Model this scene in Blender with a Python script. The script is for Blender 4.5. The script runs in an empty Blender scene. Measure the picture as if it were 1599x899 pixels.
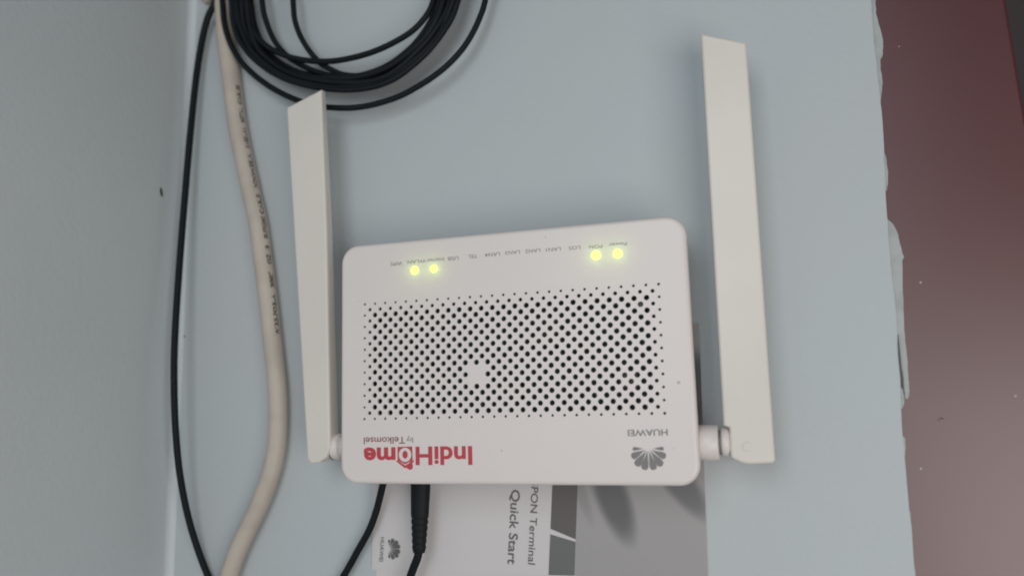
import bpy, bmesh, math, random
import numpy as np
from mathutils import Vector, Matrix
random.seed(7)
S = bpy.context.scene
COL = S.collection

# ------------------------------------------------------------------ camera
F_PX = 1211.0                      # focal length in photo pixels (1599 wide)
CX, CY = 799.5, 449.5
R = np.array([[0.95379593, 0.29919193, -0.02752307],
              [-0.06762619, 0.12452287, -0.98990947],
              [-0.29274567, 0.9460329, 0.13900262]])      # world axes in camera axes
FACE = 0.034                       # router face stands this far off the wall
CAM_Y = -(0.36943 + FACE)          # the wall is the plane y = 0, camera on the -y side

cam_d = bpy.data.cameras.new('camera'); cam = bpy.data.objects.new('camera', cam_d); COL.objects.link(cam)
cam_d.sensor_width = 36; cam_d.lens = 36 * F_PX / 1599
cam_d.clip_start = 0.01; cam_d.clip_end = 50
Rt = R.T
M = Matrix([[Rt[0][0], -Rt[0][1], -Rt[0][2], 0],
            [Rt[1][0], -Rt[1][1], -Rt[1][2], CAM_Y],
            [Rt[2][0], -Rt[2][1], -Rt[2][2], 0],
            [0, 0, 0, 1]])
cam.matrix_world = M
cam_d.dof.use_dof = True; cam_d.dof.focus_distance = 0.40; cam_d.dof.aperture_fstop = 4.0
S.camera = cam
S.cycles.filter_width = 2.0

# ------------------------------------------------------------------ light
W = bpy.data.worlds.new('World'); S.world = W; W.use_nodes = True
bg = W.node_tree.nodes['Background']
bg.inputs[0].default_value = (0.86, 0.95, 1.0, 1); bg.inputs[1].default_value = 0.07

def area(name, loc, target, size, energy, color):
    l = bpy.data.lights.new(name, 'AREA'); l.shape = 'RECTANGLE'; l.size = size[0]; l.size_y = size[1]
    l.energy = energy; l.color = color
    o = bpy.data.objects.new(name, l); COL.objects.link(o); o.location = loc
    o.rotation_euler = (Vector(target) - Vector(loc)).to_track_quat('-Z', 'Y').to_euler()
    return o
area('window_light', (0.42, -0.72, -0.25), (0.05, 0, 0.0), (0.60, 0.60), 3.5, (1.0, 0.965, 0.925))
area('room_light', (-0.15, -1.1, 0.30), (-0.1, 0, 0.0), (0.5, 0.8), 3.7, (0.90, 0.96, 1.0))

S.view_settings.view_transform = 'Standard'; S.view_settings.look = 'None'
S.view_settings.exposure = 0.15; S.view_settings.gamma = 1.0
S.view_settings.use_curve_mapping = False

# ------------------------------------------------------------------ helpers
def ray(p):
    r = np.array([p[0] - CX, p[1] - CY, F_PX]); return Rt @ r
def at(p, h):
    """photo pixel -> point at height h off the wall"""
    w = ray(p); w = w / w[1] * (-CAM_Y - h)
    return Vector((w[0], -h, w[2]))
def at_x(p, x):
    w = ray(p); w = w * (x / w[0]); return Vector((w[0], CAM_Y + w[1], w[2]))
def pxw(p, w, h):
    return (at((p[0] + w / 2, p[1]), h) - at((p[0] - w / 2, p[1]), h)).length / 2

def pxr(p, w, h):
    """radius of a round cord that shows w photo pixels wide"""
    q = at(p, h) - Vector((0, CAM_Y, 0)); zc_ = R[2][0] * q.x + R[2][1] * q.y + R[2][2] * q.z
    return w / 2 * zc_ / F_PX * (zc_ / q.length) ** .5
def mat(name, color, rough=0.5, spec=0.5, noise=None, bump=None, coat=0, emit=None, sss=0):
    m = bpy.data.materials.new(name); m.use_nodes = True
    nt = m.node_tree; b = nt.nodes['Principled BSDF']
    b.inputs['Base Color'].default_value = (*color, 1); b.inputs['Roughness'].default_value = rough
    b.inputs['Specular IOR Level'].default_value = spec
    b.inputs['Coat Weight'].default_value = coat; b.inputs['Coat Roughness'].default_value = .36
    if sss:
        b.inputs['Subsurface Weight'].default_value = sss; b.inputs['Subsurface Scale'].default_value = 0.002
        b.inputs['Subsurface Radius'].default_value = (1, 1, .8)
    tc = nt.nodes.new('ShaderNodeTexCoord')
    if noise:
        sc, col2, lo, hi = noise
        n = nt.nodes.new('ShaderNodeTexNoise'); n.inputs['Scale'].default_value = sc; n.inputs['Detail'].default_value = 6
        r = nt.nodes.new('ShaderNodeMapRange'); r.inputs[1].default_value = lo; r.inputs[2].default_value = hi
        x = nt.nodes.new('ShaderNodeMix'); x.data_type = 'RGBA'
        x.inputs[6].default_value = (*color, 1); x.inputs[7].default_value = (*col2, 1)
        nt.links.new(tc.outputs['Object'], n.inputs['Vector']); nt.links.new(n.outputs['Fac'], r.inputs[0])
        nt.links.new(r.outputs[0], x.inputs[0]); nt.links.new(x.outputs[2], b.inputs['Base Color'])
    if bump:
        n = nt.nodes.new('ShaderNodeTexNoise'); n.inputs['Scale'].default_value = bump[0]; n.inputs['Detail'].default_value = 4
        u = nt.nodes.new('ShaderNodeBump'); u.inputs['Strength'].default_value = bump[1]; u.inputs['Distance'].default_value = bump[2]
        nt.links.new(tc.outputs['Object'], n.inputs['Vector']); nt.links.new(n.outputs['Fac'], u.inputs['Height'])
        nt.links.new(u.outputs[0], b.inputs['Normal'])
    if emit:
        b.inputs['Emission Color'].default_value = (*emit[0], 1); b.inputs['Emission Strength'].default_value = emit[1]
    return m

def mesh_obj(name, verts, faces, m, parent=None, smooth=False):
    me = bpy.data.meshes.new(name); me.from_pydata([tuple(v) for v in verts], [], faces)
    bm = bmesh.new(); bm.from_mesh(me); bmesh.ops.recalc_face_normals(bm, faces=bm.faces); bm.to_mesh(me); bm.free()
    me.materials.append(m)
    if smooth: me.polygons.foreach_set('use_smooth', [True] * len(me.polygons))
    o = bpy.data.objects.new(name, me); COL.objects.link(o)
    if parent: o.parent = parent; o.matrix_parent_inverse = Matrix.Translation(parent_loc(parent)).inverted()
    return o
def parent_loc(p): return LOC.get(p.name, Vector((0, 0, 0)))
LOC = {}
def thing(name, label, cat, loc, group=None):
    o = bpy.data.objects.new(name, None); COL.objects.link(o); o.location = loc; o.empty_display_size = .01
    LOC[o.name] = Vector(loc)
    o['label'] = label; o['category'] = cat
    if group: o['group'] = group
    return o
def tag(o, label=None, cat=None, kind=None, group=None):
    if label: o['label'] = label
    if cat: o['category'] = cat
    if kind: o['kind'] = kind
    if group: o['group'] = group
    return o

def spline(pts, n=10):
    """Catmull-Rom through points (tuples of any length)"""
    P = [np.array(p, float) for p in pts]; P = [2 * P[0] - P[1]] + P + [2 * P[-1] - P[-2]]
    out = []
    for i in range(1, len(P) - 2):
        for k in range(n):
            t = k / n
            out.append(0.5 * ((2 * P[i]) + (-P[i-1] + P[i+1]) * t + (2*P[i-1] - 5*P[i] + 4*P[i+1] - P[i+2]) * t*t
                              + (-P[i-1] + 3*P[i] - 3*P[i+1] + P[i+2]) * t**3))
    out.append(P[-2]); return out

def tube_mesh(path, rad, seg=14, closed=False):
    """path: Vectors, rad: float or list"""
    n = len(path); V = []; Fs = []
    rad = rad if isinstance(rad, (list, tuple)) else [rad] * n
    for i, p in enumerate(path):
        a = path[(i - 1) % n] if (closed or i) else p
        b = path[(i + 1) % n] if (closed or i < n - 1) else p
        t = (b - a).normalized()
        nrm = Vector((0, -1, 0)); nrm = (nrm - t * nrm.dot(t))
        nrm = nrm.normalized() if nrm.length > 1e-4 else Vector((1, 0, 0))
        bi = t.cross(nrm)
        for k in range(seg):
            an = 2 * math.pi * k / seg
            V.append(p + (nrm * math.cos(an) + bi * math.sin(an)) * rad[i])
    m = n if closed else n - 1
    for i in range(m):
        j = (i + 1) % n
        for k in range(seg):
            k2 = (k + 1) % seg
            Fs.append((i*seg + k, i*seg + k2, j*seg + k2, j*seg + k))
    if not closed:
        Fs.append(tuple(range(seg))); Fs.append(tuple((n-1)*seg + k for k in range(seg)))
    return V, Fs
def cable(name, pts, m, parent=None, seg=14, n=10, closed=False, wpx=None, r=None):
    """pts: (px, py, height of centre); wpx: width in photo pixels"""
    if closed: sp = spline(list(pts) + [pts[0], pts[1]], n)[: n * len(pts)]
    else: sp = spline(pts, n)
    path = [at(p[:2], p[2]) for p in sp]
    if r is None: r = [pxr(p[:2], wpx, p[2]) for p in sp]
    V, Fs = tube_mesh(path, r, seg, closed)
    return mesh_obj(name, V, Fs, m, parent, True)

def rot_cyl(name, axis_pts, rads, m, parent=None, seg=40, smooth=True):
    V, Fs = tube_mesh([Vector(p) for p in axis_pts], list(rads), seg)
    o = mesh_obj(name, V, Fs, m, parent, smooth)
    if smooth:
        for p in o.data.polygons:
            if len(p.vertices) > 4: p.use_smooth = False
    return o

def curve_fill(loops, half, res=0):
    """filled flat shape with holes in local x/y; returns a mesh of thickness 2*half"""
    cu = bpy.data.curves.new('tmp', 'CURVE'); cu.dimensions = '2D'; cu.fill_mode = 'BOTH'; cu.extrude = half
    for lp in loops:
        s = cu.splines.new('POLY'); s.points.add(len(lp) - 1); s.use_cyclic_u = True
        for i, (x, y) in enumerate(lp): s.points[i].co = (x * 1000, y * 1000, 0, 1)
    cu.extrude = half * 1000
    o = bpy.data.objects.new('tmp', cu)
    COL.objects.link(o)
    me = bpy.data.meshes.new_from_object(o.evaluated_get(bpy.context.evaluated_depsgraph_get()))
    bpy.data.objects.remove(o); bpy.data.curves.remove(cu)
    me.transform(Matrix.Scale(0.001, 4))
    return me
def place_mesh(name, me, Mx, m, parent):
    me.name = name; me.transform(Mx); me.materials.clear(); me.materials.append(m)
    o = bpy.data.objects.new(name, me); COL.objects.link(o)
    if parent: o.parent = parent; o.matrix_parent_inverse = Matrix.Translation(parent_loc(parent)).inverted()
    return o
WALLM = Matrix(((1, 0, 0, 0), (0, 0, -1, 0), (0, 1, 0, 0), (0, 0, 0, 1)))   # local xy -> world xz, local z -> -y

def put_text(name, s, p0, p1, cap, h, m, parent, bold=0.0, condense=None):
    """p0, p1: pixels of the baseline's start and end, cap: capital height in pixels"""
    a, b = at(p0, h), at(p1, h)
    d = (b - a); d.y = 0; wid = d.length; d.normalize()
    up = Vector((-d.z, 0, d.x))
    ph = (at((p0[0], p0[1] + cap), h) - a).length if abs(d.x) > abs(d.z) else (at((p0[0] + cap, p0[1]), h) - a).length
    cu = bpy.data.curves.new('t', 'FONT'); cu.body = s; cu.size = 10; cu.offset = bold; cu.resolution_u = 4; cu.extrude = .02
    o = bpy.data.objects.new('t', cu); COL.objects.link(o)
    me = bpy.data.meshes.new_from_object(o.evaluated_get(bpy.context.evaluated_depsgraph_get()))
    bpy.data.objects.remove(o); bpy.data.curves.remove(cu)
    xs = [v.co.x for v in me.vertices]; x0, x1 = min(xs), max(xs)
    capu = 7.29 + 2 * bold
    n = Vector((0, -1, 0)); sx = wid / (x1 - x0); sy = ph / capu
    for v in me.vertices:
        q = a + d * ((v.co.x - x0) * sx) + up * ((v.co.y + bold) * sy) + n * (v.co.z * 0.0015 + 0.00004)
        v.co = q
    me.name = name; me.materials.clear(); me.materials.append(m)
    ob = bpy.data.objects.new(name, me); COL.objects.link(ob)
    ob.parent = parent; ob.matrix_parent_inverse = Matrix.Translation(parent_loc(parent)).inverted()
    return ob

def emblem(name, base, up, length, h, m, parent):
    """fan of eight petals, unit: central petal = 1"""
    o = at(base, h); right = Vector((up.z, 0, -up.x))
    V = []; Fs = []
    prof = ((0, 0), (.15, .14), (.3, .34), (.45, .57), (.6, .79), (.74, .95), (.85, 1.0), (.94, .8), (.985, .45), (1, .12))
    for s in (-1, 1):
        for ang, L0, L1, w in ((12.6, .10, 1.0, .178), (36.5, .10, .99, .178), (62.5, .14, .88, .165), (86, .2, .72, .115)):
            a = math.radians(ang) * s
            ax = Vector((math.sin(a), math.cos(a))); sd = Vector((ax.y, -ax.x)) * s
            pts = [ax * (L0 + (L1 - L0) * t) + sd * (w * q) for t, q in prof]
            k2 = .9 if ang < 80 else .55
            pts += [ax * (L0 + (L1 - L0) * t) - sd * (w * q * k2) for t, q in prof[:0:-1]]
            i0 = len(V)
            for p in pts: V.append(o + right * (p.x * length) + up * (p.y * length) + Vector((0, -.00006, 0)))
            Fs.append(tuple(range(i0, i0 + len(pts))))
    me = mesh_obj(name, V, Fs, m, parent)
    return me

def rrect(x0, x1, z0, z1, r, n=8):
    out = []
    for cx, cz, a0 in ((x1 - r, z1 - r, 0), (x0 + r, z1 - r, 90), (x0 + r, z0 + r, 180), (x1 - r, z0 + r, 270)):
        for k in range(n + 1):
            a = math.radians(a0 + 90 * k / n); out.append((cx + r * math.cos(a), cz + r * math.sin(a)))
    return out
def box(name, lo, hi, m, parent=None, bev=0.0, segs=2):
    bm = bmesh.new(); bmesh.ops.create_cube(bm, size=1)
    for v in bm.verts:
        v.co = Vector([lo[i] + (hi[i] - lo[i]) * (v.co[i] + .5) for i in range(3)])
    if bev: bmesh.ops.bevel(bm, geom=bm.edges[:], offset=bev, segments=segs, affect='EDGES')
    me = bpy.data.meshes.new(name); bm.to_mesh(me); bm.free(); me.materials.append(m)
    o = bpy.data.objects.new(name, me); COL.objects.link(o)
    if parent: o.parent = parent; o.matrix_parent_inverse = Matrix.Translation(parent_loc(parent)).inverted()
    return o

# ------------------------------------------------------------------ materials
m_wall = mat('pale_blue_wall_paint', (.475, .52, .545), .55, .35, (9, (.49, .515, .52), .35, .7), (330, .2, .001))
m_wall_l = mat('pale_grey_wall_paint', (.61, .65, .67), .6, .3, (6, (.57, .61, .625), .35, .7), (300, .18, .001))
m_smear = mat('dried_wall_paint', (.42, .44, .44), .5, .4, (90, (.33, .35, .35), .45, .75), (150, .5, .001))
m_crack = mat('dark_crack', (.10, .10, .10), .8)  # plain dark tone for the crack line
m_maroon = mat('glossy_maroon_paint', (.10, .017, .020), .40, .6, (3, (.068, .012, .015), .3, .7), (500, .03, .0005), coat=1)
m_door = mat('dark_door_paint', (.045, .036, .037), .7, .2)
m_speck = mat('white_paint_fleck', (.5, .48, .46), .6)
m_shell = mat('white_router_plastic', (.745, .68, .655), .38, .45, (14, (.72, .66, .635), .35, .7), (900, .05, .0002))
m_ant = mat('ivory_plastic', (.74, .69, .625), .38, .45, (12, (.665, .625, .575), .35, .7))
m_gap = mat('painted_gap_shade', (.18, .17, .16), .6)  # shade of the hinge gaps, put into a dark colour
m_pcb = mat('dark_green_board', (.018, .042, .034), .5, .4, (200, (.03, .055, .042), .4, .6))
m_comp = mat('brown_component', (.07, .055, .04), .5)
m_comp2 = mat('grey_component', (.13, .13, .11), .5)
m_print = mat('grey_print', (.215, .205, .20), .6)
m_print2 = mat('dark_grey_print', (.12, .115, .115), .6)
m_label = mat('faint_grey_print', (.24, .225, .22), .6)
m_red = mat('red_print', (.50, .05, .07), .55)
m_red2 = mat('brown_red_print', (.22, .09, .09), .55)
m_black = mat('black_cable_jacket', (.005, .008, .010), .6, .22)
m_plug = mat('black_plug_rubber', (.006, .008, .010), .6, .25)
m_cream = mat('cream_cable_jacket', (.54, .475, .41), .5, .3, (60, (.48, .42, .36), .4, .7), (60, .5, .001))
m_ink = mat('cable_ink', (.015, .015, .015), .7)
m_paper = mat('leaflet_paper', (.62, .59, .59), .5, .3)
m_band = mat('leaflet_band_print', (.13, .12, .115), .4, .3)
m_band2 = mat('leaflet_lower_band_print', (.155, .155, .155), .4, .3)
m_led = mat('lit_led_lens', (.5, .6, .2), .4, .3, emit=((.74, 1.0, .13), 1.5))

# leaflet photo print: soft dark leaf shapes on a grey ground (flat print)
m_photo = mat('leaflet_photo_print', (.30, .29, .29), .35, .35)
def setup_photo():
    nt = m_photo.node_tree; b = nt.nodes['Principled BSDF']
    tc = nt.nodes.new('ShaderNodeTexCoord'); prev = None
    sep = nt.nodes.new('ShaderNodeSeparateXYZ'); nt.links.new(tc.outputs['Object'], sep.inputs[0])
    def math_(op, a, b_, c=None):
        n = nt.nodes.new('ShaderNodeMath'); n.operation = op
        for i, v in enumerate((a, b_) + ((c,) if c is not None else ())):
            if isinstance(v, (int, float)): n.inputs[i].default_value = v
            else: nt.links.new(v, n.inputs[i])
        return n.outputs[0]
    tot = None
    base = leaflet_origin
    # ellipses given in pixels: centre, tip, half width, darkness
    for (c0, c1, hw, dark) in (((928, 700), (985, 850), 27, .75), ((1010, 690), (1108, 812), 24, .62), ((880, 690), (925, 820), 10, .2), ((1040, 560), (1105, 660), 78, .9)):
        a, bb = at(c0, .001) - base, at(c1, .001) - base
        ctr = (a + bb) / 2; d = bb - a; L = max(d.length / 2, .003); d.normalize(); w = pxw(c0, 2 * hw, .001)
        x = math_('SUBTRACT', sep.outputs[0], ctr.x); z = math_('SUBTRACT', sep.outputs[2], ctr.z)
        u = math_('ADD', math_('MULTIPLY', x, d.x / L), math_('MULTIPLY', z, d.z / L))
        v = math_('ADD', math_('MULTIPLY', x, -d.z / w), math_('MULTIPLY', z, d.x / w))
        r2 = math_('ADD', math_('MULTIPLY', u, u), math_('MULTIPLY', v, v))
        mr = nt.nodes.new('ShaderNodeMapRange'); mr.interpolation_type = 'SMOOTHSTEP'
        nt.links.new(r2, mr.inputs[0]); mr.inputs[1].default_value = 1.35; mr.inputs[2].default_value = .25
        mr.inputs[3].default_value = 0; mr.inputs[4].default_value = dark
        tot = mr.outputs[0] if tot is None else math_('MAXIMUM', tot, mr.outputs[0])
    x = nt.nodes.new('ShaderNodeMix'); x.data_type = 'RGBA'
    x.inputs[6].default_value = (.36, .345, .345, 1); x.inputs[7].default_value = (.075, .075, .08, 1)
    nt.links.new(tot, x.inputs[0]); nt.links.new(x.outputs[2], b.inputs['Base Color'])

# ------------------------------------------------------------------ walls and door frame
def lerp(a, b, t): return a + (b - a) * t
eT, eB = at((1362, 0), 0), at((1427, 896), 0)
def edge_x(z): return lerp(eB.x, eT.x, (z - eB.z) / (eT.z - eB.z))
cT, cB = at((300, 0), 0), at((263, 896), 0)
def corner_x(z): return lerp(cB.x, cT.x, (z - cB.z) / (cT.z - cB.z))
ZT, ZB = .75, -.6
FR = .0035       # the frame's face lies this far behind the wall's face
def prism(name, outline, y0, y1, m, parent=None):
    n = len(outline)
    V = [(x, y0, z) for x, z in outline] + [(x, y1, z) for x, z in outline]
    Fs = [tuple(range(n)), tuple(range(n, 2*n))] + [(i, (i+1) % n, n + (i+1) % n, n + i) for i in range(n)]
    return mesh_obj(name, V, Fs, m, parent)

# wall with a slightly wavering right edge
zs = np.linspace(ZB, ZT, 220)
edge = [(edge_x(z) + .0005 * math.sin(z * 61) + random.uniform(-.00022, .00022), z) for z in zs]
wall = prism('wall', [(corner_x(ZT), ZT), (corner_x(ZB), ZB)] + edge, 0, .02, m_wall)
tag(wall, kind='structure')
# left wall, comes towards the camera, small filled corner
V = []; Fs = []
prof = [(-.02, .02), (-.02, -.75), (0, -.75), (0, -.0042), (.0003, -.0028), (.0011, -.0014), (.0024, -.0004), (.0040, -.00003), (.0040, .004), (0, .004), (0, .02)]
for z in (ZB, ZT):
    for x, y in prof: V.append((corner_x(z) + x, y, z))
n = len(prof)
Fs = [(i, (i+1) % n, n + (i+1) % n, n + i) for i in range(n)] + [tuple(range(n)), tuple(range(n, 2*n))]
wl = tag(mesh_obj('wall_left', V, Fs, m_wall_l, None, False), kind='structure')

fT, fB = at((1574, 0), -FR), at((1600, 195), -FR)
def frame_x(z): return lerp(fB.x, fT.x, (z - fB.z) / (fT.z - fB.z)) 
def fx(z): return fT.x + (z - fT.z) * (-.035)
# door frame board with a rounded arris on its right
V = []; 
pr = [(-1, FR), (-.0022, FR), (-.0014, FR + .0003), (-.0006, FR + .001), (0, FR + .002), (0, FR + .04), (-1, FR + .04)]
for z in (ZB, ZT):
    for k, (x, y) in enumerate(pr):
        V.append((edge_x(z) - .01 if x == -1 else fx(z) + x, y if k not in (0, 6) else y, z))
# keep the buried left end behind the wall slab
V = [(v[0] , v[1], v[2]) for v in V]
n = len(pr)
Fs = [(i, (i+1) % n, n + (i+1) % n, n + i) for i in range(n)] + [tuple(range(n)), tuple(range(n, 2*n))]
fr = tag(mesh_obj('door_frame', V, Fs, m_maroon), 'glossy maroon painted door frame beside the ragged wall edge', 'door frame', 'structure')
door = prism('door', [(fx(ZB) - .0012, ZB), (fx(ZB) + .5, ZB), (fx(ZT) + .5, ZT), (fx(ZT) - .0012, ZT)], FR + .0006, .06, m_door)
tag(door, 'dark door panel beyond the maroon frame at the far right', 'door', 'structure')

# ragged dried paint lapping over the frame
lap_runs = [
 [(1356,-8),(1366,-8),(1367.5,0),(1368,20),(1372,37),(1377.5,55),(1379,62),(1379.3,73),(1378,88),(1375,92),(1375,107),(1377,116),(1378.5,127),(1377.5,138),(1376.5,147),(1375,160),(1373,175),(1366,175)],
 [(1374,200),(1379,203),(1380,214),(1379,222),(1381,236),(1384,247),(1385.5,260),(1387.3,267),(1386.5,277),(1387,284),(1385,297),(1380,298)],
 [(1380,330),(1387,343),(1391,346),(1395,350),(1400,359),(1403,367),(1405,380),(1408,387),(1409,395),(1412,400),(1409,407),(1409.6,440),(1411,467),(1411.5,490),(1412,514),(1415,540),(1417,560),(1418,580),(1419.5,597),(1420.5,610),(1419.5,619),(1417,623),(1414,621),(1413,612),(1411.5,600),(1411,590),(1408.5,575),(1406.5,560),(1404.5,540),(1402.5,524),(1396,500)],
 [(1402,600),(1409,606),(1412,618),(1412.5,628),(1410,636),(1404,640)],
 [(1410,680),(1413.5,684),(1414.5,700),(1413.5,712),(1408,714)],
 [(1416,790),(1422,800),(1423,830),(1420,840),(1416,842)],
 [(1418,870),(1427.5,880),(1430,893),(1431,920),(1420,920)],
]
for run in lap_runs:
    dn = []
    for i, p in enumerate(run):
        q = run[(i + 1) % len(run)]
        for k in range(3):
            t = k / 3; jit = .5 if k else 0
            dn.append((lerp(p[0], q[0], t) + random.uniform(-jit, jit), lerp(p[1], q[1], t)))
    pts = [at(p, -FR + .0009) for p in dn]
    c = sum(pts, Vector()) / len(pts)
    me = curve_fill([[(p.x, p.z) for p in pts]], .0009)
    o = place_mesh('dried_paint', me, Matrix.Translation((0, FR + .0004, 0)) @ WALLM, m_smear, wall)
crk = [(1402.5,522),(1405.5,548),(1408,575),(1411,604),(1408,606),(1405,580),(1402.6,556),(1401.5,535)]
prism('crack', [(at(p, 0).x, at(p, 0).z) for p in crk], -.0003, .0010, m_crack, wall)

def blob(name, p, r, h, m, parent, sx=1, sz=1, squash=.4, pos=None, nrm=None, rot=0):
    bm = bmesh.new(); bmesh.ops.create_icosphere(bm, subdivisions=2, radius=r)
    c = pos if pos is not None else at(p, h)
    for v in bm.verts:
        k = 1 + random.uniform(-.12, .12)
        x, y, z = v.co.x * sx * k, v.co.y * squash, v.co.z * sz * k
        x, z = x * math.cos(rot) - z * math.sin(rot), x * math.sin(rot) + z * math.cos(rot)
        v.co = (c + (Vector((x, y, z)) if nrm is None else Vector((y, x, z))))
    me = bpy.data.meshes.new(name); bm.to_mesh(me); bm.free(); me.materials.append(m)
    me.polygons.foreach_set('use_smooth', [True] * len(me.polygons))
    o = bpy.data.objects.new(name, me); COL.objects.link(o)
    if parent: o.parent = parent; o.matrix_parent_inverse = Matrix.Translation(parent_loc(parent)).inverted()
    return o
for p, r in (((1437.5, 441), .00052), ((1585.5, 618), .0005), ((1438, 731), .00055), ((1404, 73), .0003)):
    blob('paint_fleck', p, r, -FR, m_speck, fr)
blob('paint_fleck', (1469, 655), .0012, -FR - .0001, m_maroon, fr, 1.3, 1, .15)
# marks on the walls
cxm = corner_x(at((252, 300), 0).z)
blob('scuff_mark', None, .0012, 0, m_ink, wl, sx=.9, sz=2.6, squash=.25, pos=at_x((252, 300), cxm), nrm=1, rot=.25)
blob('scuff_mark', (288, 525), .0006, 0, m_ink, wall, 1, 1.2)

# ------------------------------------------------------------------ leaflet behind the router
TRp, BRp, BLp = at((1092.5, 504.5), .001), at((1107.5, 915), .001), at((580.5, 889), .001)
TLp = BLp + (TRp - BRp)
leaflet_origin = Vector((TLp.x, 0, TLp.z))
BRp = at((1106.5, 905), .001)
leaf = thing('leaflet', 'printed quick start leaflet with grey photo, tucked behind the white router', 'leaflet', leaflet_origin)
def sheet(name, pts, h, m, parent, thick=.0):
    ps = [at(p, h) if not isinstance(p, Vector) else Vector((p.x, -h, p.z)) for p in pts]
    if thick: return prism(name, [(p.x, p.z) for p in ps], -h, -h + thick, m, parent)
    return mesh_obj(name, ps, [tuple(range(len(ps)))], m, parent)
sheet('cover_sheet', [TLp, TRp, BRp, at((858, 897.5), .001), at((720, 894), .001), BLp], .0010, m_paper, leaf, .0009)
sheet('back_sheet', [TLp + Vector((.002, 0, -.002)), TRp + Vector((-.001, 0, 0)), BRp + Vector((-.001, 0, -.006)), BLp + Vector((.0025, 0, -.0045))], .0004, m_paper, leaf)
def along(x_a, y_a, x_b, y_b, y): return x_a + (x_b - x_a) * (y - y_a) / (y_b - y_a)
lx = lambda y: along(862.5, 757, 856.5, 897, y)
rx = lambda y: along(902, 757, 897, 897, y)
sheet('band', [(lx(520), 520), (rx(520), 520), (rx(841.5), 841.5), (lx(825), 825)], .0012, m_band, leaf)
sheet('lower_band', [(lx(833.5), 833.5), (rx(845.5), 845.5), (rx(898), 898), (lx(897), 897)], .0012, m_band2, leaf)
ph = sheet('photo_print', [(rx(520), 520), TRp + Vector((-.0002, 0, -.0002)), BRp + Vector((-.0002, 0, .0002)), (rx(898.5), 898.5)], .0012, m_photo, leaf)
# object coordinates of the print start at the leaflet's corner
for o_ in (ph,):
    o_.data.transform(Matrix.Translation(-leaflet_origin)); o_.matrix_parent_inverse = Matrix.Identity(4)
setup_photo()
put_text('title_lettering', 'Quick Start', (798.5, 763.5), (792.5, 879.5), 14.5, .0012, m_print2, leaf, bold=.12)
put_text('subtitle_lettering', 'GPON Terminal', (830.5, 744), (824.5, 880), 11.5, .0012, m_print2, leaf, bold=.06)
put_text('brand_lettering', 'HUAWEI', (594.5, 838), (592.0, 875.5), 6.2, .0012, m_print2, leaf, bold=.05)
upv = (at((628, 856.5), .001) - at((608, 856), .001)); upv.y = 0; upv.normalize()
emblem('emblem', (607.5, 856.2), upv, pxw((612, 856), 35.5, .001), .0012, m_print2, leaf)

# ------------------------------------------------------------------ router
fTL, fBR = at((532, 384.6), FACE), at((1095.4, 759.2), FACE)
X0, X1, Z1, Z0 = fTL.x, fBR.x, fTL.z, fBR.z
router = thing('router', 'white perforated router with two upright antennas and green lights, mounted on the wall', 'router',
               ((X0 + X1) / 2, 0, (Z0 + Z1) / 2))
RC = .0098
# perforated front plate, a real sheet with real holes
hA, hB, hC, hD = at((569.7, 475), FACE), at((1028.3, 443.4), FACE), at((1038, 644.8), FACE), at((569, 653.8), FACE)
NX, NZ = 26, 10
holes = []
def grid(i, j):
    t, s = i / NX, j / NZ
    a = hA.lerp(hB, t); b = hD.lerp(hC, t); q = a.lerp(b, s); return q.x, q.z
skip = {(10, 6), (11, 6), (10, 7), (11, 7), (10.5, 6.5)}
for j2 in range(0, NZ * 2 + 1):
    for i2 in range(0, NX * 2 + 1):
        if (i2 + j2) % 2: continue
        i, j = i2 / 2, j2 / 2
        if j2 % 2 == 0 and i2 % 2 or (i, j) in skip: continue
        r = .00136
        if i2 in (0, NX * 2) or j2 in (0, NZ * 2): r = .00068
        elif i2 in (1, NX * 2 - 1) or j2 == 1: r = .00098
        x, z = grid(i, j)
        r *= random.uniform(.97, 1.03)
        holes.append([(x + r * math.cos(2 * math.pi * k / 16), z + r * math.sin(2 * math.pi * k / 16)) for k in range(16)])
IN = .0022
outer = rrect(X0 + IN, X1 - IN, Z0 + IN, Z1 - IN, RC - IN, 8)
from mathutils.geometry import delaunay_2d_cdt
def perforated(outer, holes, t):
    pts = []; ed = []
    for lp in [outer] + holes:
        i0 = len(pts); n_ = len(lp)
        pts += [Vector((x * 1000, z * 1000)) for x, z in lp]
        ed += [(i0 + k, i0 + (k + 1) % n_) for k in range(n_)]
    vs, es, fs, ov, oe, of = delaunay_2d_cdt(pts, ed, [], 0, 1e-5, True)
    src = [o_[0] if o_ else -1 for o_ in ov]; no = len(outer); nh = len(holes[0])
    tri = []
    for f in fs:
        ids = {(src[i] - no) // nh if src[i] >= no else -1 for i in f}
        if len(ids) == 1 and -1 not in ids: continue      # inside one hole
        tri.append(tuple(f))
    V = [(v.x / 1000, -FACE, v.y / 1000) for v in vs]; base = len(V)
    V += [(v.x / 1000, -FACE + t, v.y / 1000) for v in vs]
    Fs = tri + [tuple(base + i for i in f) for f in tri]
    inv = {sidx: i for i, sidx in enumerate(src)}
    for h_ in range(len(holes)):
        for k in range(nh):
            a_, b_ = inv[no + h_ * nh + k], inv[no + h_ * nh + (k + 1) % nh]
            Fs.append((a_, b_, base + b_, base + a_))
    return V, Fs
V, Fs = perforated(outer, holes, .0012)
mesh_obj('front_cover', V, Fs, m_shell, router)
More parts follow.
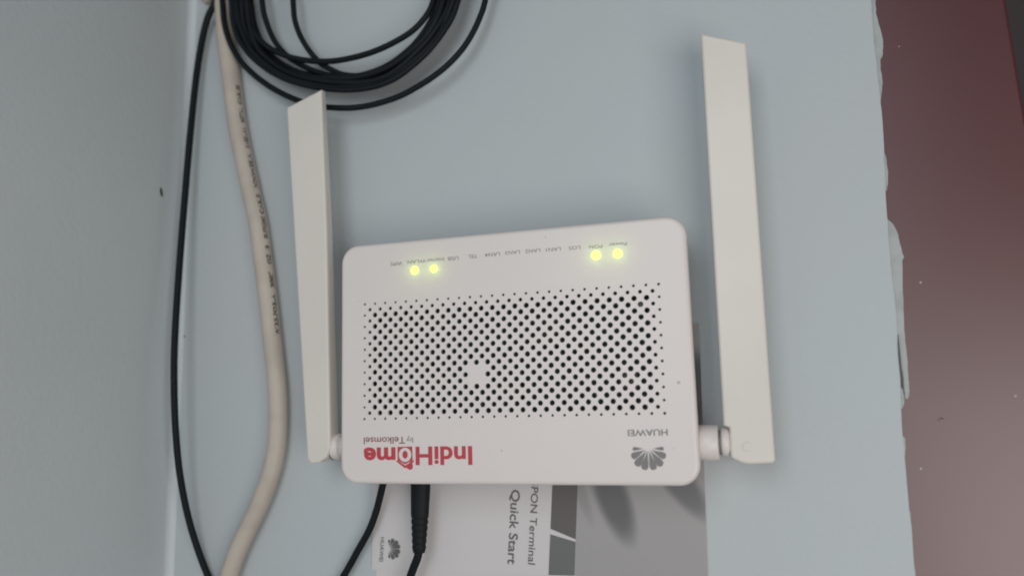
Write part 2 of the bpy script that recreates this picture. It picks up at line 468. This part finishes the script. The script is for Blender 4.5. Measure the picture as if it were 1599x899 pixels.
# rounded rim and tapering sides
rings = [(IN, 0), (1.5e-3, .0001), (.9e-3, .0004), (.45e-3, .0009), (.12e-3, .0016), (0, .0026), (.0003, .006), (.0022, .018), (.004, .0325), (.006, .0330)]
V = []; Fs = []; n = 36
for ins, d in rings:
    for x, z in rrect(X0 + ins, X1 - ins, Z0 + ins, Z1 - ins, RC - ins * .8, 8): V.append((x, -FACE + d, z))
for i in range(len(rings) - 1):
    for k in range(n):
        Fs.append((i*n + k, i*n + (k+1) % n, (i+1)*n + (k+1) % n, (i+1)*n + k))
Fs.append(tuple((len(rings)-1)*n + k for k in range(n)))
mesh_obj('housing', V, Fs, m_shell, router, True)
# circuit board seen through the holes
pcb = box('circuit_board', (X0 + .008, -FACE + .011, Z0 + .012), (X1 - .008, -FACE + .0125, Z1 - .01), m_pcb, router)
def px_comp(p, wx, wz, hgt, m):
    c = at(p, FACE - .011)
    box('component', (c.x - wx/2, -FACE + .0110 - hgt, c.z - wz/2), (c.x + wx/2, -FACE + .01098, c.z + wz/2), m, pcb, .0004, 1)
for p, wx, wz, hg, m in (((640, 525), .009, .012, .006, m_comp), ((670, 565), .004, .006, .007, m_comp2), ((694, 590), .003, .004, .008, m_comp2),
        ((1000, 478), .005, .004, .008, m_comp2), ((985, 592), .009, .009, .006, m_comp2), ((762, 582), .004, .004, .008, m_comp2),
        ((720, 515), .005, .005, .006, m_comp), ((915, 548), .004, .004, .006, m_comp), ((860, 520), .014, .014, .003, m_comp),
        ((800, 610), .012, .008, .003, m_comp), ((630, 620), .008, .010, .004, m_comp), ((1018, 512), .003, .003, .008, m_comp)):
    px_comp(p, wx, wz, hg, m)

# lights
def led(p, r):
    c = at(p, FACE)
    V = []; Fs = []; seg = 24
    prof = [(1.0, 0), (.96, .0003), (.8, .00055), (.5, .0007)]
    for k_, hgt in prof:
        for k in range(seg):
            a = 2 * math.pi * k / seg
            V.append((c.x + r * k_ * math.cos(a), -FACE - hgt, c.z + r * k_ * math.sin(a)))
    for i in range(len(prof) - 1):
        for k in range(seg): Fs.append((i*seg + k, i*seg + (k+1) % seg, (i+1)*seg + (k+1) % seg, (i+1)*seg + k))
    Fs.append(tuple((len(prof)-1)*seg + k for k in range(seg)))
    o = mesh_obj('status_light', V, Fs, m_led, router, True)
    l = bpy.data.lights.new('status_glow', 'POINT'); l.energy = .00042; l.color = (.62, 1.0, .12); l.shadow_soft_size = .001
    lo = bpy.data.objects.new('status_glow', l); COL.objects.link(lo); lo.location = (c.x, -FACE - .0045, c.z)
for p, r in (((647.5, 422), .0022), ((677.5, 419.5), .0020), ((930.5, 398.5), .0023), ((964.5, 396), .0022)): led(p, r)

for s, a, b in (('Power', (978.5, 377.6), (950.5, 379.8)), ('PON', (940.5, 381.5), (920, 383)), ('LOS', (906, 383.5), (888, 385)),
                ('LAN1', (875.5, 385.6), (852.5, 387.6)), ('LAN2', (843.5, 388), (820.5, 390)), ('LAN3', (811.5, 390.5), (789, 392.4)),
                ('LAN4', (780.5, 393.6), (757.5, 395.6)), ('TEL', (745.5, 396.8), (731, 398)), ('USB', (716, 400), (699, 401.5)),
                ('Internet', (693.5, 402), (667, 404.2)), ('WLAN', (665, 404.4), (636.5, 407)), ('WPS', (628, 408), (610, 409.5))):
    put_text('light_caption', s, a, b, 6.0, FACE, m_label, router, bold=.03)

put_text('brand_lettering', 'HUAWEI', (1042.3, 669.4), (980, 670.6), 10.8, FACE, m_print, router, bold=.18)
dn = Vector((0, 0, -1))
emblem('emblem', (1012, 699.5), dn, pxw((1012, 700), 68, FACE), FACE, m_print, router)
put_text('logo_lettering', 'IndiH', (737.2, 695.8), (648.8, 696.8), 31.5, FACE, m_red, router, bold=.28)
put_text('logo_lettering', 'me', (617.5, 697.6), (568, 698.4), 30.5, FACE, m_red, router, bold=.38)
put_text('logo_lettering', 'by', (645.2, 682.6), (634.5, 682.8), 9.0, FACE, m_print, router, bold=.02)
put_text('logo_lettering', 'Telkomsel', (632.5, 681.3), (568, 682.6), 11.5, FACE, m_red2, router, bold=.10)
# house icon standing for the o
def P2(p): q = at(p, FACE); return (q.x, q.z)
def ell(c, rx_, ry_, n=24): return [P2((c[0] + rx_ * math.cos(2*math.pi*k/n), c[1] + ry_ * math.sin(2*math.pi*k/n))) for k in range(n)]
loops = [[P2(p) for p in ((620.8, 697.2), (643.8, 696.6), (644.4, 718), (632.8, 724.3), (621, 718.6))], ell((632.6, 709.6), 9.9, 11.2), ell((632.6, 709.4), 4.1, 6.2)]
me = curve_fill(loops, .00003)
place_mesh('logo_icon', me, Matrix.Translation((0, -FACE - .00008, 0)) @ WALLM, m_red, router)
me = curve_fill([[P2(p) for p in ((618.6, 719.8), (620.6, 718.4), (633, 726.2), (639, 722.6), (641.6, 719.5), (646.6, 717.6), (646.2, 720.6), (643.6, 722.2), (644.8, 726), (644.4, 731), (640.6, 733.2), (637, 731.6), (634.4, 729.2), (632.6, 730.6))]], .00003)
place_mesh('logo_icon', me, Matrix.Translation((0, -FACE - .00008, 0)) @ WALLM, m_red, router)

# small dirt marks on the cover
m_dirt = mat('grime', (.58, .49, .45), .7)
for p, r in (((1060, 597), .0008), ((783, 703), .0005), ((917, 592), .0005), ((852, 370), .0004), ((830, 392), .0003), ((1052, 700), .0003), ((560, 470), .0003)):
    blob('grime_spot', p, r, FACE, m_dirt, router, squash=.05)

# antennas
def offset_poly(P, d):
    n = len(P); out = []
    A = sum(P[i][0] * P[(i+1) % n][1] - P[(i+1) % n][0] * P[i][1] for i in range(n))
    s = 1 if A > 0 else -1
    for i in range(n):
        a, b, c = Vector(P[i-1]), Vector(P[i]), Vector(P[(i+1) % n])
        e1 = (b - a).normalized(); e2 = (c - b).normalized()
        n1 = Vector((-e1.y, e1.x)) * s; n2 = Vector((-e2.y, e2.x)) * s
        m_ = (n1 + n2); m_ = m_.normalized() if m_.length > 1e-6 else n1
        k = d / max(.4, m_.dot(n1))
        out.append((b.x + m_.x * k, b.y + m_.y * k))
    return out
def antenna(pix, h, t_top, t_bot, parent, bev=.0011, extra=0.0):
    P = [at(p, h) for p in pix]; P = [(p.x, p.z) for p in P]
    zt = max(p[1] for p in P); zb = min(p[1] for p in P)
    V = []; n = len(P)
    def T(z): return lerp(t_bot, t_top, (z - zb) / (zt - zb))
    for ins, f, c in ((bev, 0, 0), (bev * .35, 0, bev * .3), (0, 0, bev), (0, 1, -bev), (bev * .35, 1, -bev * .3), (bev, 1, 0)):
        Q = offset_poly(P, ins)
        for (x, z), (x_, z_) in zip(Q, P): V.append((x, -h + f * T(z_) + c, z))
    Fs = [tuple(range(n)), tuple(5 * n + k for k in range(n))]
    for i in range(5):
        for k in range(n): Fs.append((i*n + k, i*n + (k+1) % n, (i+1)*n + (k+1) % n, (i+1)*n + k))
    return mesh_obj('antenna', V, Fs, m_ant, parent)
HA = FACE - .006
r_pix = [(1094, 52), (1165.5, 66.5), (1210.8, 718), (1206, 723), (1170, 724.6), (1157, 722), (1146, 717), (1141, 713), (1139.5, 690), (1138.5, 667.5), (1129.5, 664)]
l_pix = [(447, 168), (501.5, 139.5), (509.5, 350), (515.3, 700), (509, 714), (498, 722), (486, 724), (479.3, 716)]
ra = antenna(r_pix, HA, .0055, .010, router)
la = antenna(l_pix, HA, .0055, .0105, router)
c = at((1167, 697), HA)
rot_cyl('screw_cap', [(c.x, c.y + .0005, c.z), (c.x, c.y - .00012, c.z), (c.x, c.y - .0002, c.z)], [.0022, .0022, .0019], m_ant, ra)
# hinges
HC = FACE - .0125
def hx(px, py, h=HC): return at((px, py), h)
zc = (at((1105, 664), FACE - .003).z + at((1105, 721), FACE - .003).z) / 2
rr = abs(at((1105, 664), FACE - .003).z - at((1105, 721), FACE - .003).z) / 2
xa = X1 - .004; xb = at((1121.5, 690), FACE - .004).x
yc = -(FACE - .0035 - rr)
rot_cyl('antenna_socket', [(xa, yc, zc), (xb - .0006, yc, zc), (xb, yc, zc)], [rr, rr, rr - .0006], m_shell, router)
zc2 = (at((1130, 668), FACE - .004).z + at((1130, 714), FACE - .004).z) / 2
rr2 = abs(at((1130, 668), FACE - .004).z - at((1130, 714), FACE - .004).z) / 2
x2 = at((1138.3, 690), FACE - .004).x
rot_cyl('pivot_gap_shade', [(xb - .001, yc, zc), (xb + .003, yc, zc)], [rr2 * .86, rr2 * .86], m_gap, router)
rot_cyl('pivot', [(xb + .0012, yc, zc2), (xb + .0019, yc, zc2), (x2 - .0006, yc, zc2), (x2 + .0004, yc, zc2)], [rr2 - .0007, rr2, rr2, rr2 - .0012], m_shell, router)
rot_cyl('pivot_gap_shade', [(x2 - .001, yc, zc2), (x2 + .006, yc, zc2)], [rr2 * .55, rr2 * .55], m_gap, router)
# left hinge
zl = (at((520, 677), FACE - .008).z + at((520, 719), FACE - .008).z) / 2
rl = abs(at((520, 677), FACE - .008).z - at((520, 719), FACE - .008).z) / 2
xl0 = at((513.5, 700), FACE - .008).x; xl1 = X0 + .004
yl = -(FACE - .007 - rl)
rot_cyl('pivot', [(xl0 - .003, yl, zl), (xl0, yl, zl), (xl0 + .0006, yl, zl), (xl0 + .0045, yl, zl), (xl0 + .005, yl, zl)], [rl * .9, rl * .95, rl, rl, rl - .0008], m_shell, router)
rot_cyl('pivot_gap_shade', [(xl0 - .0004, yl, zl), (xl0 + .0003, yl, zl)], [rl * 1.03, rl * 1.03], m_gap, router)  # dark ring drawn in for the shaded notch at the hinge
rot_cyl('antenna_socket', [(xl0 + .0045, yl, zl), (xl1, yl, zl)], [rl * .92, rl * .92], m_shell, router)

# ------------------------------------------------------------------ cables
lc = thing('network_cable', 'long thin black cable hanging loose near the left wall corner', 'cable', at((280, 450), 0))
cable('jacket', [(352, -60, .009), (337.5, 0, .008), (327, 22, .007), (320, 44, .006), (313, 78, .006), (305, 133, .007), (295, 233, .009), (288, 317, .011), (280, 417, .014), (273.5, 517, .017),
      (271.8, 589, .018), (274, 667, .017), (281.5, 744, .014), (298, 822, .009), (325, 899, .004), (352, 950, .004)], m_black, lc, wpx=11, n=8)

wc = thing('telephone_cable', 'thick cream cable with dark printed lettering running down the wall', 'cable', at((420, 450), 0))
wpts = [(350, -60, .0058), (350, 0, .0058), (352, 50, .0058), (359.5, 110, .0058), (371.5, 200, .0058), (391.5, 297, .0058), (403, 350, .0058), (416.5, 450, .0058), (426.5, 540, .0058),
        (432.8, 600, .0058), (434.5, 650, .0058), (431.5, 700, .0058), (421, 745, .0058), (406, 785, .0058), (388.5, 822, .0058), (371, 860, .0058), (357.5, 899, .0058), (345, 945, .0058)]
cable('jacket', wpts, m_cream, wc, wpx=30, n=10, seg=28)
# ink lettering printed along the jacket, reading upwards
sp = spline(wpts, 40); path = [at(p[:2], p[2]) for p in sp]; rads = [pxr(p[:2], 30, p[2]) for p in sp]
def ink(s, y_start, y_end):
    cu = bpy.data.curves.new('t', 'FONT'); cu.body = s; cu.size = 10; cu.offset = .4; cu.resolution_u = 2
    o = bpy.data.objects.new('t', cu); COL.objects.link(o)
    me = bpy.data.meshes.new_from_object(o.evaluated_get(bpy.context.evaluated_depsgraph_get()))
    bpy.data.objects.remove(o); bpy.data.curves.remove(cu)
    xs = [v.co.x for v in me.vertices]; x0, x1 = min(xs), max(xs)
    ia = min(range(len(sp)), key=lambda i: abs(sp[i][1] - y_start)); ib = min(range(len(sp)), key=lambda i: abs(sp[i][1] - y_end))
    for v in me.vertices:
        t = (v.co.x - x0) / (x1 - x0); f = ia + (ib - ia) * t; i = int(math.floor(f)); fr_ = f - i
        i = max(0, min(len(path) - 2, i)); c = path[i].lerp(path[i+1], fr_); tg = (path[i] - path[i+1]).normalized()
        side = tg.cross(Vector((0, -1, 0))).normalized()
        if side.x < 0: side = -side
        # text up points towards the left of the jacket
        a = math.radians(56) + (1 - v.co.y / 7.3) * .0027 / rads[i]
        v.co = c + (Vector((0, -1, 0)) * math.cos(a) + side * math.sin(a)) * (rads[i] + .00006)
    me.name = 'jacket_lettering'; me.materials.append(m_ink)
    ob = bpy.data.objects.new('jacket_lettering', me); COL.objects.link(ob); ob.parent = wc
    ob.matrix_parent_inverse = Matrix.Translation(LOC[wc.name]).inverted()
for s, a, b in (('WIRE-FOR-A', 527, 462), ('2007', 452, 428), ('OZ 10', 416, 388), ('SUPREME', 378, 343), ('CABLE', 340, 309), ('INDONESIA', 300, 246), ('KABEL-AA', 238, 205), ('METAL', 198, 174), ('CABLES', 168, 138)):
    ink(s, a, b)

clip = thing('cable_clip', 'small beige clip beside the cables at the top left', 'clip', at((322, -4), 0))
blob('clip_body', (323, -5), .0042, .004, m_cream, clip, 1.1, 1.0, .9)
blob('nail_head', (321, -9), .0014, .0085, m_comp2, clip, 1, 1, .5)

# coil of black cable
coil = thing('cable_coil', 'coil of thin black cable hanging at the top above the left antenna', 'cable', at((550, 0), 0))
def top_close(left, right, lift):
    """closing arc above the frame, between the right and the left end of a loop"""
    (xl, yl_), (xr, yr) = left, right; w = xr - xl; cx = (xl + xr) / 2
    return [(cx + w * .53 * math.cos(a), -w * .18 - lift - w * .5 * math.sin(a)) for a in np.linspace(-.05, math.pi + .05, 9)]
def loop(pts, hs, w=9.4):
    L = pts[0]; Rr = pts[-1]
    full = list(pts) + top_close(L, Rr, 0)
    hh = []
    for i, p in enumerate(full): hh.append((p[0], p[1], hs[0] + (hs[1] - hs[0]) * (.5 + .5 * math.sin(i * .9 + hs[2]))))
    return cable('loop', hh, m_black, coil, wpx=w, closed=True, n=8, seg=12, r=None)
L1 = [(347, 0), (350.5, 37), (359, 66), (373, 92), (392, 113), (416, 132), (440, 146), (466, 157.5), (495, 165.5), (522, 168.5), (548, 168.8), (574, 165.5), (600, 159), (625, 150), (648, 138), (675, 121), (700, 101), (722, 77), (738, 52), (750, 26), (758, 0)]
loop(L1, (.011, .012, 0), 9.6)
loop([(457.5, 0), (461, 34), (474, 66), (496, 95), (519, 110), (540, 117.5), (569, 117), (613, 99), (655, 60), (690, 0)], (.010, .012, 1), 9.2)
loop([(409, 0), (414, 28), (428, 63), (449, 88), (481, 107), (515, 118), (552, 123), (600, 112), (645, 82), (680, 43), (701, 0)], (.009, .012, 2), 9.2)
loop([(384, 0), (391, 38), (407, 64), (431, 81), (463, 92), (503, 96.5), (544, 92), (591, 78), (638, 53), (665, 26), (677, 0)], (.013, .016, .5), 9.6)
inner = [(391, 0), (399, 44), (421, 84), (468, 113), (538, 121), (600, 105), (649, 68), (672, 34), (684, 0)]
outer_ = [(361, 0), (367, 45), (392, 88), (448, 125), (530, 141), (602, 130), (660, 89), (699, 40), (716, 0)]
ts = [0, .1, .2, .28, .36, .44, .52, .6, .68, .76, .84, .9, .96, 1.0]
for k, t in enumerate(ts):
    pts = []
    ph_ = random.uniform(0, 6.28); am = .07 if 0 < t < 1 else .02
    for i, (a, b) in enumerate(zip(inner, outer_)):
        tt = min(1.0, max(0.0, t + am * math.sin(ph_ + i * 1.1)))
        if k and i < 5: tt = max(tt, .42 * math.exp(-((i - 2.4) / 1.1) ** 2))
        if k > 4 and 4 <= i <= 6: tt = max(tt, .62 * math.exp(-((i - 5) / .9) ** 2))
        pts.append((lerp(a[0], b[0], tt), lerp(a[1], b[1], tt)))
    hmid = .0035 + .011 * abs(math.sin(k * 2.3))
    loop(pts, (hmid, hmid + .003, random.uniform(0, 6)), 9.2)

# cords leaving the router at its lower side
fc = thing('thin_cord', 'thin black cord leaving the lower side of the router towards lower left', 'cable', at((590, 800), 0))
cable('jacket', [(603, 735, .010), (597.5, 758, .009), (588, 796, .007), (576.5, 827, .006), (560, 857, .005), (537.5, 897, .0045), (515, 930, .0045)], m_black, fc, wpx=11.5, n=10)

pp = thing('power_plug', 'black power plug with ribbed strain relief plugged into the router', 'plug', at((656, 800), 0))
axis = []; rad = []
hp = .013
for y in np.linspace(742, 862, 61):
    cxp = along(656.8, 757, 654.2, 861, y)
    w = along(31.5, 757, 29.0, 800, y) if y < 800 else along(29.0, 800, 21.5, 861, y)
    p = at((cxp, y), hp); r0 = pxr((cxp, y), w * 1.03, hp)
    if y > 802: r0 *= (1.0 if int((y - 802) / 5) % 2 == 0 else .93)
    if y > 860: r0 *= .9
    axis.append(p); rad.append(r0)
V, Fs = tube_mesh(axis, rad, 28)
V = [Vector((v.x, -hp + (v.y + hp) * .8, v.z)) for v in V]
mesh_obj('plug_body', V, Fs, m_plug, pp, True)
cable('power_cord', [(654.5, 850, .013), (652.5, 868, .0128), (646.5, 884, .012), (641, 899, .011), (632, 930, .009)], m_black, pp, wpx=13.5, n=8)
